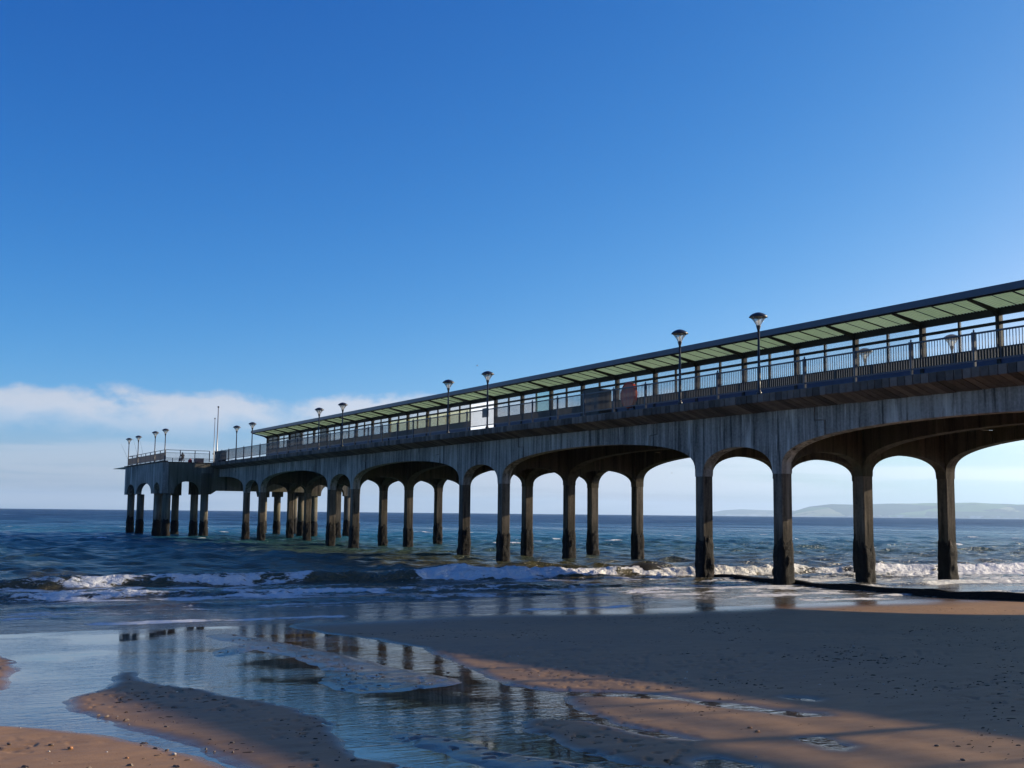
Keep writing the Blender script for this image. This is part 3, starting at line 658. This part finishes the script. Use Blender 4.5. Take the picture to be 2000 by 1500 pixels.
# ---------------------------------------------------------------- canopy along the spine of the deck
can = empty('canopy_shelter', (-39.6, YC, DK)); tag(can, 'long flat green-lined canopy with glazed wind screen down the pier', 'canopy')
CB = 3.89; j0, j1 = -23, 14; X0c, X1c = (j0)*CB-.1, j1*CB
col_me = MB().box(-.09, .09, -.11, .11, 0, 3.10).mesh('column'); mul_me = MB().box(-.045, .045, -.05, .05, 1.02, 2.85).mesh('mullion')
arm = [(.10, 2.80), (.10, 3.10), (1.74, 3.38), (1.74, 3.29), (.8, 3.08), (.4, 2.98)]
arm_me = prism_me(arm, 'x', -.05, .05, 'bracket_arm')
NCOR = 12; HB = CB/2; EO = 1.75
def sheet_me(ez):
    vs = []; n = NCOR*4
    for y, z in ((.02, 3.15), (EO, ez)):
        for k in range(n+1):
            u = k/n; vs.append(((u-.5)*(HB-.008), y, z+(-.036, -.036, .036, .036)[k % 4]))
    top = [(x, y, z+.006) for x, y, z in vs]; n1 = n+1
    fs = [(k, k+1, n1+k+1, n1+k) for k in range(n)]
    return MB().add(vs, fs).mesh('roof_sheet', False, fix=False)
sh_me = sheet_me(3.43); raf_me = prism_me([(.1, 3.08), (EO, 3.355), (EO, 3.395), (.1, 3.12)], 'x', -.025, .025, 'rafter'); rib_me = prism_me([(.1, 3.10), (EO, 3.375), (EO, 3.395), (.1, 3.12)], 'x', -.012, .012, 'rib')
SP = 180
white_j = -10; teal = {(-8, 1)}; amber = set((j, h) for j in (-14, -13, -12, -11) for h in (0, 1)); dark = {(-23, 0), (-23, 1), (-21, 0), (-21, 1), (-19, 1)}
pl_me = MB().box(-HB/2+.05, HB/2-.05, -.008, .008, 1.62, 2.50).mesh('glass_pane'); pu_me = MB().box(-HB/2+.05, HB/2-.05, -.008, .008, 2.62, 2.855).mesh('glass_pane')
def pane(me, mt, loc):
    key = me.name+mt.name
    if key not in PM: PM[key] = me.copy(); PM[key].materials.clear(); PM[key].materials.append(mt)
    link('glass_pane', PM[key], None, can, loc)
PM = {}
for j in range(j0, j1+1):
    link('column', col_me, M['steel'], can, (j*CB, 0, 0))
    link('bracket_arm', arm_me, M['steel'], can, (j*CB, 0, 0), (0, 0, math.pi))
    if j == j1: break
    if j != white_j: link('mullion', mul_me, M['steel'], can, (j*CB+HB, 0, 0))
    for h in (0, 1):
        cx = j*CB+HB*(h+.5)
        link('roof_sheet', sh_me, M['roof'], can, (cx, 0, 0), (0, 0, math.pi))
        if h: link('rafter', raf_me, M['steel'], can, (j*CB+HB, 0, 0), (0, 0, math.pi))
        link('rib', rib_me, M['steel'], can, (cx, 0, 0), (0, 0, math.pi))
        if j == white_j: continue
        mt = M['pane_teal'] if (j, h) in teal else M['pane_amber'] if (j, h) in amber else M['pane_dark'] if (j, h) in dark else M['pane']
        pane(pl_me, mt, (cx, 0, 0)); pane(pu_me, M['pane_dark'] if (j, h) in dark else M['pane_teal'] if (j, h) in teal else M['pane'], (cx, 0, 0))
for s in (-1,):
    a, b = sorted((s*(EO+.01), s*(EO+.13)))
    MB().box(X0c-.1, X1c, a, b, 3.36 if s < 0 else 3.08, 3.64 if s < 0 else 3.34).build('fascia', M['fascia'], can)
    a, b = sorted((s*(EO-.12), s*(EO+.005)))
    MB().box(X0c, X1c, a, b, 3.325 if s < 0 else 3.05, 3.42 if s < 0 else 3.14).build('gutter', M['steel'], can)
MB().box(X0c, X1c, -.07, .09, 2.86, 3.16).build('top_beam', M['steel'], can)
MB().box(X0c, X1c, -.06, .06, 2.50, 2.61).build('transom', M['steel'], can)
for xa, xb in ((X0c, white_j*CB+.09), ((white_j+1)*CB-.09, X1c)):
    MB().box(xa, xb, -.055, .055, 1.15, 1.61).build('dark_screen_panel', M['seat'], can)
    MB().box(xa, xb, -.065, .065, .0, 1.145).build('blue_screen_panel', M['blue'], can)
wp = MB().box(white_j*CB+.1, (white_j+1)*CB-.1, -.072, -.068, .02, 2.855).build('white_screen_panel', M['frost'], can)
wp['label'] = 'solid white panel filling one bay of the wind screen'
nb_ = MB().box(white_j*CB+2.0, white_j*CB+2.95, -.10, -.08, 1.72, 2.38).box(white_j*CB+2.12, white_j*CB+2.83, -.108, -.1, 1.80, 2.30).build('notice_board', M['fascia'], can)
nb_.parent = wp
# ---------------------------------------------------------------- lamp posts
def make_lamp():
    t = empty('lamp_post')
    MB().lathe([(.11, 0), (.11, .10), (.065, .14), (.06, .9), (.045, 2.68)], 12).build('pole', M['pole'], t, True)
    MB().lathe([(.045, 2.66), (.055, 2.76), (.10, 2.93), (.10, 2.96)], 14).build('socket', M['pole'], t, True)
    MB().lathe([(.095, 2.955), (.13, 3.03), (.22, 3.17), (.345, 3.31)], 22, cap=False).build('glass_bowl', M['bowl'], t, True)
    MB().lathe([(.30, 3.305), (.395, 3.31), (.40, 3.325), (.35, 3.39), (.25, 3.46), (.12, 3.51), (.02, 3.53)], 22).build('lamp_cap', M['cap'], t, True)
    g = MB()
    for k in range(3):
        a = k*2.1; g.bar((.07*math.cos(a), .07*math.sin(a), 2.96), (.09*math.cos(a), .09*math.sin(a), 3.31), .009)
    g.build('cage_rods', M['galv'], t)
    MB().lathe([(.03, 2.96), (.045, 3.0), (.045, 3.18), (.02, 3.24)], 10).build('lamp_bulb', M['white'], t, True)
    return t
lamp0 = make_lamp(); first = [True]
def lamp(x, y, z, label, group):
    o = lamp0 if first[0] else copy_tree(lamp0); first[0] = False
    o.location = (x, y, z); tag(o, label, 'lamp post', group); return o
nth = ['nearest', 'second', 'third', 'fourth', 'fifth', 'sixth', 'seventh', 'eighth']
q = 0
for k in range(4):
    for u in (0, -5.6):
        w = 'lamp post on the near railing, ' + ('nearest to the right edge of the photo' if q == 0 else nth[q]+' from the right')
        lamp(XK-SPAN*k+u, YF+RY, DK, 'dark ' + w, 'lamp posts along the near railing'); q += 1
for x, w in ((-130.5, 'at its landward corner'), (-135.6, 'second from its landward corner'), (-144.9, 'second from its seaward end'), (-150.6, 'at its seaward end')):
    lamp(x, PHY0+.12, 8.05, 'dark lamp post on the pier head, '+w, 'lamp posts on the pier head')
lamp(XK, YB-.12, DK, 'sunlit far side lamp post seen through the wind screen near the right edge', 'lamp posts along the far railing')
lamp(XK-5.6, YB-.12, DK, 'sunlit far side lamp post half hidden by a canopy column', 'lamp posts along the far railing')
# ---------------------------------------------------------------- things on the deck
t = empty('round_disc', (-53.4, 36.0, DK)); tag(t, 'large round orange red disc standing behind the railing', 'disc')
n = 36; vs = []
for y, q in ((-.10, .62), (-.13, .66), (-.10, .71), (.06, .71)):
    vs += [(q*math.cos(2*math.pi*k/n), y, 1.30+q*math.sin(2*math.pi*k/n)) for k in range(n)]
MB().add(vs, [(i*n+k, i*n+(k+1) % n, (i+1)*n+(k+1) % n, (i+1)*n+k) for i in range(3) for k in range(n)]+[tuple(range(n)), tuple(range(3*n, 4*n))[::-1]]).build('disc_face', M['red'], t)
for s_ in (-.3, .3): MB().box(s_-.04, s_+.04, .065, .14, 0, 1.75).build('post', M['steel'], t)
MB().box(-.4, .4, .065, .13, 1.76, 1.82).build('cross_bar', M['steel'], t)
t = empty('equipment_cabinet', (-56.7, 36.0, DK)); tag(t, 'charcoal cabinet with rounded top behind the railing', 'cabinet')
pr = [(-.95, .06), (.95, .06), (.95, 1.62)]+[(.95-.25+.25*math.cos(a), 1.62+.25*math.sin(a)) for a in np.linspace(0.2, math.pi/2, 5)]+[(-.95+.25+.25*math.cos(a), 1.62+.25*math.sin(a)) for a in np.linspace(math.pi/2, math.pi-.2, 5)]+[(-.95, 1.62)]
MB().prism(pr, 'y', -.4, .4).build('cabinet_body', M['cab'], t)
for s in (-1, 1): MB().box(min(s*.02, s*.9), max(s*.02, s*.9), -.425, -.402, .14, 1.55).build('door', M['cab'], t)
for s in (-.6, .6): MB().box(s-.08, s+.08, -.3, .3, 0, .06).build('foot', M['steel'], t)
t = empty('litter_bin', (-129.4, 33.9, DK)); tag(t, 'large dark litter bin where the railing meets the pier head', 'litter bin')
MB().prism([(-.62, 0), (.62, 0), (.66, 1.15), (-.66, 1.15)], 'y', -.42, .42).build('bin_body', M['cab'], t)
MB().prism([(-.70, 1.15), (.70, 1.15), (.62, 1.28), (-.62, 1.28)], 'y', -.46, .46).build('lid', M['steel'], t)
def flagpole(x, y, top, r, label):
    t = empty('flagpole', (x, y, 8.04)); tag(t, label, 'flagpole', 'flagpoles')
    MB().lathe([(r*1.5, 0), (r, .3), (r*.62, top-8.04)], 10).build('pole', M['galv'], t, True)
    MB().lathe([(.03, top-8.05), (r*1.5, top-8.0), (r*1.5, top-7.92), (.01, top-7.86)], 10).build('finial', M['pole'], t, True)
    MB().box(-r*1.2, r*1.2, -r*2, -r, 1.0, 1.2).build('cleat', M['steel'], t); return t
flagpole(-131.6, 34.0, 14.2, .075, 'taller of two bare flagpoles at the pier head')
flagpole(-132.9, 34.0, 13.0, .05, 'shorter thinner flagpole beside the tall one')
# angler seated on the pier head
def skin(name, joints, edges, mt, parent=None, sub=2):
    me = bpy.data.meshes.new(name); me.from_pydata([j[:3] for j in joints], edges, [])
    o = link(name, me, mt, parent); md = o.modifiers.new('skin', 'SKIN'); sb = o.modifiers.new('sub', 'SUBSURF'); sb.levels = sub; sb.render_levels = sub
    for v, j in zip(me.skin_vertices[0].data, joints): v.radius = (j[3], j[3] if len(j) < 5 else j[4])
    me.skin_vertices[0].data[0].use_root = True; return o
M['coat'] = plain('black_coat', (.012, .012, .014), .8, 0, .2); M['face'] = plain('skin', (.45, .26, .18), .6); M['redcloth'] = plain('red_bag_fabric', (.45, .03, .03), .7)
M['navybox'] = plain('navy_tackle_box', (.02, .022, .05), .5); M['cream'] = plain('cream_box', (.5, .45, .35), .7)
# joints: pelvis, chest, neck, head; arms resting forward on the knees; legs bent
J = [(0, 0, .42, .15, .13), (-.03, 0, .66, .16, .12), (-.02, 0, .86, .14, .11), (.0, 0, .98, .06), (.03, 0, 1.07, .085, .095), (.05, 0, 1.17, .07),
     (-.02, .18, .86, .06), (.16, .24, .66, .05), (.36, .17, .62, .038), (.42, .15, .61, .035), (-.02, -.18, .86, .06), (.16, -.24, .66, .05), (.36, -.17, .62, .038), (.42, -.15, .61, .035),
     (.04, .10, .42, .10), (.44, .14, .46, .075), (.42, .14, .09, .05), (.56, .15, .05, .04), (.04, -.10, .42, .10), (.44, -.14, .46, .075), (.42, -.14, .09, .05), (.56, -.15, .05, .04)]
E_ = [(0, 1), (1, 2), (2, 3), (3, 4), (4, 5), (2, 6), (6, 7), (7, 8), (8, 9), (2, 10), (10, 11), (11, 12), (12, 13), (0, 14), (14, 15), (15, 16), (16, 17), (0, 18), (18, 19), (19, 20), (20, 21)]
per = empty('person', (-133.0, 30.6, 8.04), math.radians(200)); tag(per, 'person in dark clothes sitting by the pier head railing', 'person')
skin('body', J, E_, M['coat'], per)
skin('face', [(.095, 0, 1.09, .05, .045), (.10, 0, 1.14, .045)], [(0, 1)], M['face'], per, 1)
t = empty('camp_stool', (-133.0, 30.6, 8.04), math.radians(200)); tag(t, 'small folding stool under the seated person', 'stool')
MB().box(-.2, .2, -.2, .2, .25, .29).build('seat', M['navybox'], t)
for sx in (-1, 1):
    for sy in (-1, 1): MB().bar((sx*.17, sy*.17, 0), (-sx*.1, sy*.17, .25), .014).build('leg', M['galv'], t)
t = empty('bag', (-132.6, 31.35, 8.04)); tag(t, 'small red bag beside the seated person', 'bag')
MB().lathe([(.18, 0), (.23, .12), (.2, .34), (.08, .44)], 10).build('bag_body', M['redcloth'], t, True); MB().bar((-.1, 0, .42), (.1, 0, .42), .02).build('handle', M['redcloth'], t)
t = empty('tackle_box', (-132.4, 32.3, 8.04)); tag(t, 'dark tackle box on the pier head deck right of the red bag', 'box')
MB().box(-.35, .35, -.42, .42, 0, .42).build('box_body', M['navybox'], t); MB().box(-.37, .37, -.44, .44, .425, .52).build('lid', M['navybox'], t)
def rod(a, b, label):
    t = empty('fishing_rod', a); tag(t, label, 'fishing rod', 'fishing rods'); d = Vector(b)-Vector(a)
    MB().bar((0, 0, 0), d*.12, .024, 6).build('handle', M['cab'], t); MB().bar(d*.12, d, .016, 5, .008).build('blank', M['pole'], t)
    MB().bar(d*.11+Vector((0, 0, -.09)), d*.11+Vector((0, .1, -.09)), .05, 8).build('reel', M['steel'], t)
rod((-150.4, 28.35, 8.3), (-155.6, 28.1, 11.05), 'fishing rod leaning out past the seaward end of the pier head')
rod((-146.0, 28.6, 8.2), (-150.0, 28.5, 11.4), 'fishing rod between the two seaward lamp posts of the pier head')
rod((-142.9, 28.6, 8.2), (-146.4, 28.6, 11.0), 'fishing rod just landward of the second seaward lamp post')
# rock in the surf
def rock_mesh(name, sx, sy, sz, seed, sub=3):
    bm = bmesh.new(); bmesh.ops.create_icosphere(bm, subdivisions=sub, radius=1); rr = random.Random(seed); o = rr.random()*40
    for v in bm.verts:
        c = v.co; nn = float(fbm(np.array([c.x*1.3+o+c.z]), np.array([c.y*1.3+o-c.z*.7]), 3)[0])-.5
        v.co = Vector((c.x*sx, c.y*sy, c.z*sz))*(1+.75*nn)
    me = bpy.data.meshes.new(name); bm.to_mesh(me); bm.free(); me.polygons.foreach_set('use_smooth', [sub > 1]*len(me.polygons)); return me
o = link('rock', rock_mesh('rock', .75, 1.15, .36, 4), M['mussel'], None, (-48.6, 33.7, .14)); tag(o, 'flat dark rock awash in the breaking wave', 'rock')
# gulls
def gull(px, label):
    t = empty('gull', px[:3], px[3]); t.scale = (.4, .4, .4); tag(t, label, 'gull', 'gulls in flight')
    MB().lathe([(.01, -.3), (.06, -.18), (.08, 0), (.05, .16), (.015, .26)], 8).build('body', M['white'], t, True, rot=(0, math.pi/2, 0))
    for s in (-1, 1): MB().add([(.08, 0, .02), (.10, s*.32, .16), (0, s*.72, .08), (-.05, s*.34, .14), (-.08, 0, .02), (.08, 0, .04), (.10, s*.32, .18), (0, s*.72, .09), (-.05, s*.34, .16), (-.08, 0, .04)], [(0, 1, 3, 4), (1, 2, 3), (5, 6, 8, 9), (6, 7, 8), (0, 1, 6, 5), (1, 2, 7, 6), (2, 3, 8, 7), (3, 4, 9, 8)]).build('wing', M['galv'], t)
gull((-129.4, 94, 8.4, .8), 'gull flying in the sky gap between the near bents of the pier')
gull((-108.9, 103.1, 7.1, 2.2), 'gull gliding above the far hill, left of the middle pile')
gull((-125.9, 114, 10.3, .3), 'gull high under the near arch at the right')
gull((-106.4, 53.4, 17.6, 1.2), 'lone gull in the open sky above the middle of the canopy')
# ---------------------------------------------------------------- stones and debris on the sand
def gz(x, y): return float(ground(np.array([x]), np.array([y]))[0])
def stonemat(name, a, b_): 
    m, t, b = mat(name); tc = N(t, 'ShaderNodeTexCoord'); n = noise(t, tc.outputs['Object'], 14, 5, .65)
    t.links.new(ramp(t, n, [(.3, a), (.7, b_)]), b.inputs['Base Color']); b.inputs['Roughness'].default_value = .6; addbump(t, b, n, .4, .01); return m
M['st_or'] = stonemat('orange_flint', (.30, .12, .04), (.52, .24, .09)); M['st_wh'] = stonemat('white_shell', (.35, .31, .27), (.62, .57, .5))
M['st_br'] = stonemat('brown_flint', (.07, .045, .03), (.17, .11, .07)); M['st_dk'] = stonemat('dark_flint', (.02, .018, .017), (.07, .06, .055))
stones = [(-12.82, 1.96, .045, 'st_or', 'largest orange pebble on the sunlit sand at the lower left'), (-13.14, 1.82, .032, 'st_br', 'brown pebble left of the large orange one'),
 (-12.42, 2.24, .022, 'st_wh', 'small white shell right of the large orange pebble'), (-13.4, 1.45, .034, 'st_br', 'brown pebble close to the lower left corner'),
 (-12.25, 2.78, .03, 'st_br', 'brown pebble at the edge of the lower runnel'), (-11.98, 2.79, .036, 'st_wh', 'pale shell lying near the lower runnel'),
 (-10.84, 4.19, .03, 'st_dk', 'rightmost of three dark lumps on the shaded sand bar'), (-11.01, 3.9, .034, 'st_br', 'leftmost of three dark lumps on the shaded sand bar'), (-10.9, 4.05, .028, 'st_dk', 'middle one of three dark lumps on the shaded sand bar'),
 (-10.37, 8.65, .042, 'st_or', 'larger orange pebble of the pair on the lit sand at right'), (-10.62, 8.75, .034, 'st_or', 'smaller orange pebble behind its larger neighbour on the lit sand at right'),
 (-17.31, 8.25, .04, 'st_dk', 'single dark stone on the bluish middle sand bar'), (-8.1, 9.21, .032, 'st_dk', 'dark stone near the lower right corner'), (-8.77, 9.61, .03, 'st_dk', 'dark stone in the lit band at the right'),
 (-12.75, 1.75, .018, 'st_wh', 'tiny white fragment below the large orange pebble'), (-12.0, 2.35, .026, 'st_or', 'small tan pebble in the middle of the lit lower left sand')]
sdist_names = [rock_mesh('pebble', 1, .75, .42, 50+k, 2) for k in range(5)]
for k, (x, y, s, mt, lb) in enumerate(stones):
    me = sdist_names[k % 5].copy(); o = link('shell' if mt == 'st_wh' else 'pebble', me, M[mt], None, (x, y, gz(x, y)+s*.2), (0, 0, k*1.3), (s*.8, s*.8, s*.8))
    tag(o, lb, 'shell' if mt == 'st_wh' else 'pebble', 'stones on the sand')
def scatter(name, label, mt, n, size, xr, yr, seed, clump=.5, flat=.5, avoid=.12):
    rr = np.random.default_rng(seed); V = []; F = []; c = 0; tries = 0
    bx = rr.uniform(*xr, n*14); by = rr.uniform(*yr, n*14)
    wdd = wet_dist(bx, by); cl_ = fbm(bx*.45+seed, by*.45, 3); gzz = ground(bx, by)
    ok = np.where((wdd > avoid) & (cl_ > clump+.12*(rr.random(len(bx))-.5)))[0][:n]
    for i in ok:
        s = size[0]+(size[1]-size[0])*rr.random()**2.5; a = rr.normal(1.45, .5); e = 1+rr.random()*2.6
        ring = []
        for k in range(6):
            t = a+k*1.0472; q = s*(.7+.6*rr.random()); u, v = q*e*math.cos(k*1.0472), q*math.sin(k*1.0472)
            ring.append((bx[i]+u*math.cos(a)-v*math.sin(a), by[i]+u*math.sin(a)+v*math.cos(a), gzz[i]-.006))
        b = len(V); V += ring+[(x0*.5+bx[i]*.5, y0*.5+by[i]*.5, gzz[i]+s*flat*(.8+.5*rr.random())) for x0, y0, _ in ring]
        F += [(b+k, b+(k+1) % 6, b+6+(k+1) % 6, b+6+k) for k in range(6)]+[tuple(range(b+6, b+12))]
    o = MB().add(V, F).build(name, M[mt]); tag(o, label, kind='stuff'); return o
M['cast'] = plain('worm_cast_sand', (.075, .048, .03), .8, 0, .3, .3, 30)
scatter('worm_casts', 'small dark worm casts and weed bits scattered over the shaded sand', 'cast', 5500, (.005, .021), (-29, -7.5), (3, 30), 3, .47, .20)
scatter('shell_grit', 'fine broken shell and grit on the sand', 'st_wh', 400, (.004, .012), (-24, -7), (0, 24), 8, .5, .6)
scatter('small_pebbles', 'small brown pebbles strewn over the lower left sand', 'st_br', 160, (.006, .02), (-15.5, -8.5), (.2, 3.6), 5, .42, .8, .02)
# ---------------------------------------------------------------- air
def haze():
    m = bpy.data.materials.new('sea_air'); m.use_nodes = True; t = m.node_tree; t.nodes.clear()
    out = N(t, 'ShaderNodeOutputMaterial'); v = N(t, 'ShaderNodeVolumePrincipled')
    v.inputs['Color'].default_value = (.58, .78, 1, 1); v.inputs['Density'].default_value = HAZE; v.inputs['Anisotropy'].default_value = .25
    t.links.new(v.outputs[0], out.inputs['Volume'])
    o = MB().box(-20500, 2500, -8000, 20500, -9, 260).build('haze', m); tag(o, 'pale sea haze in the air', kind='stuff')
HAZE = 5e-5
if HAZE: haze()
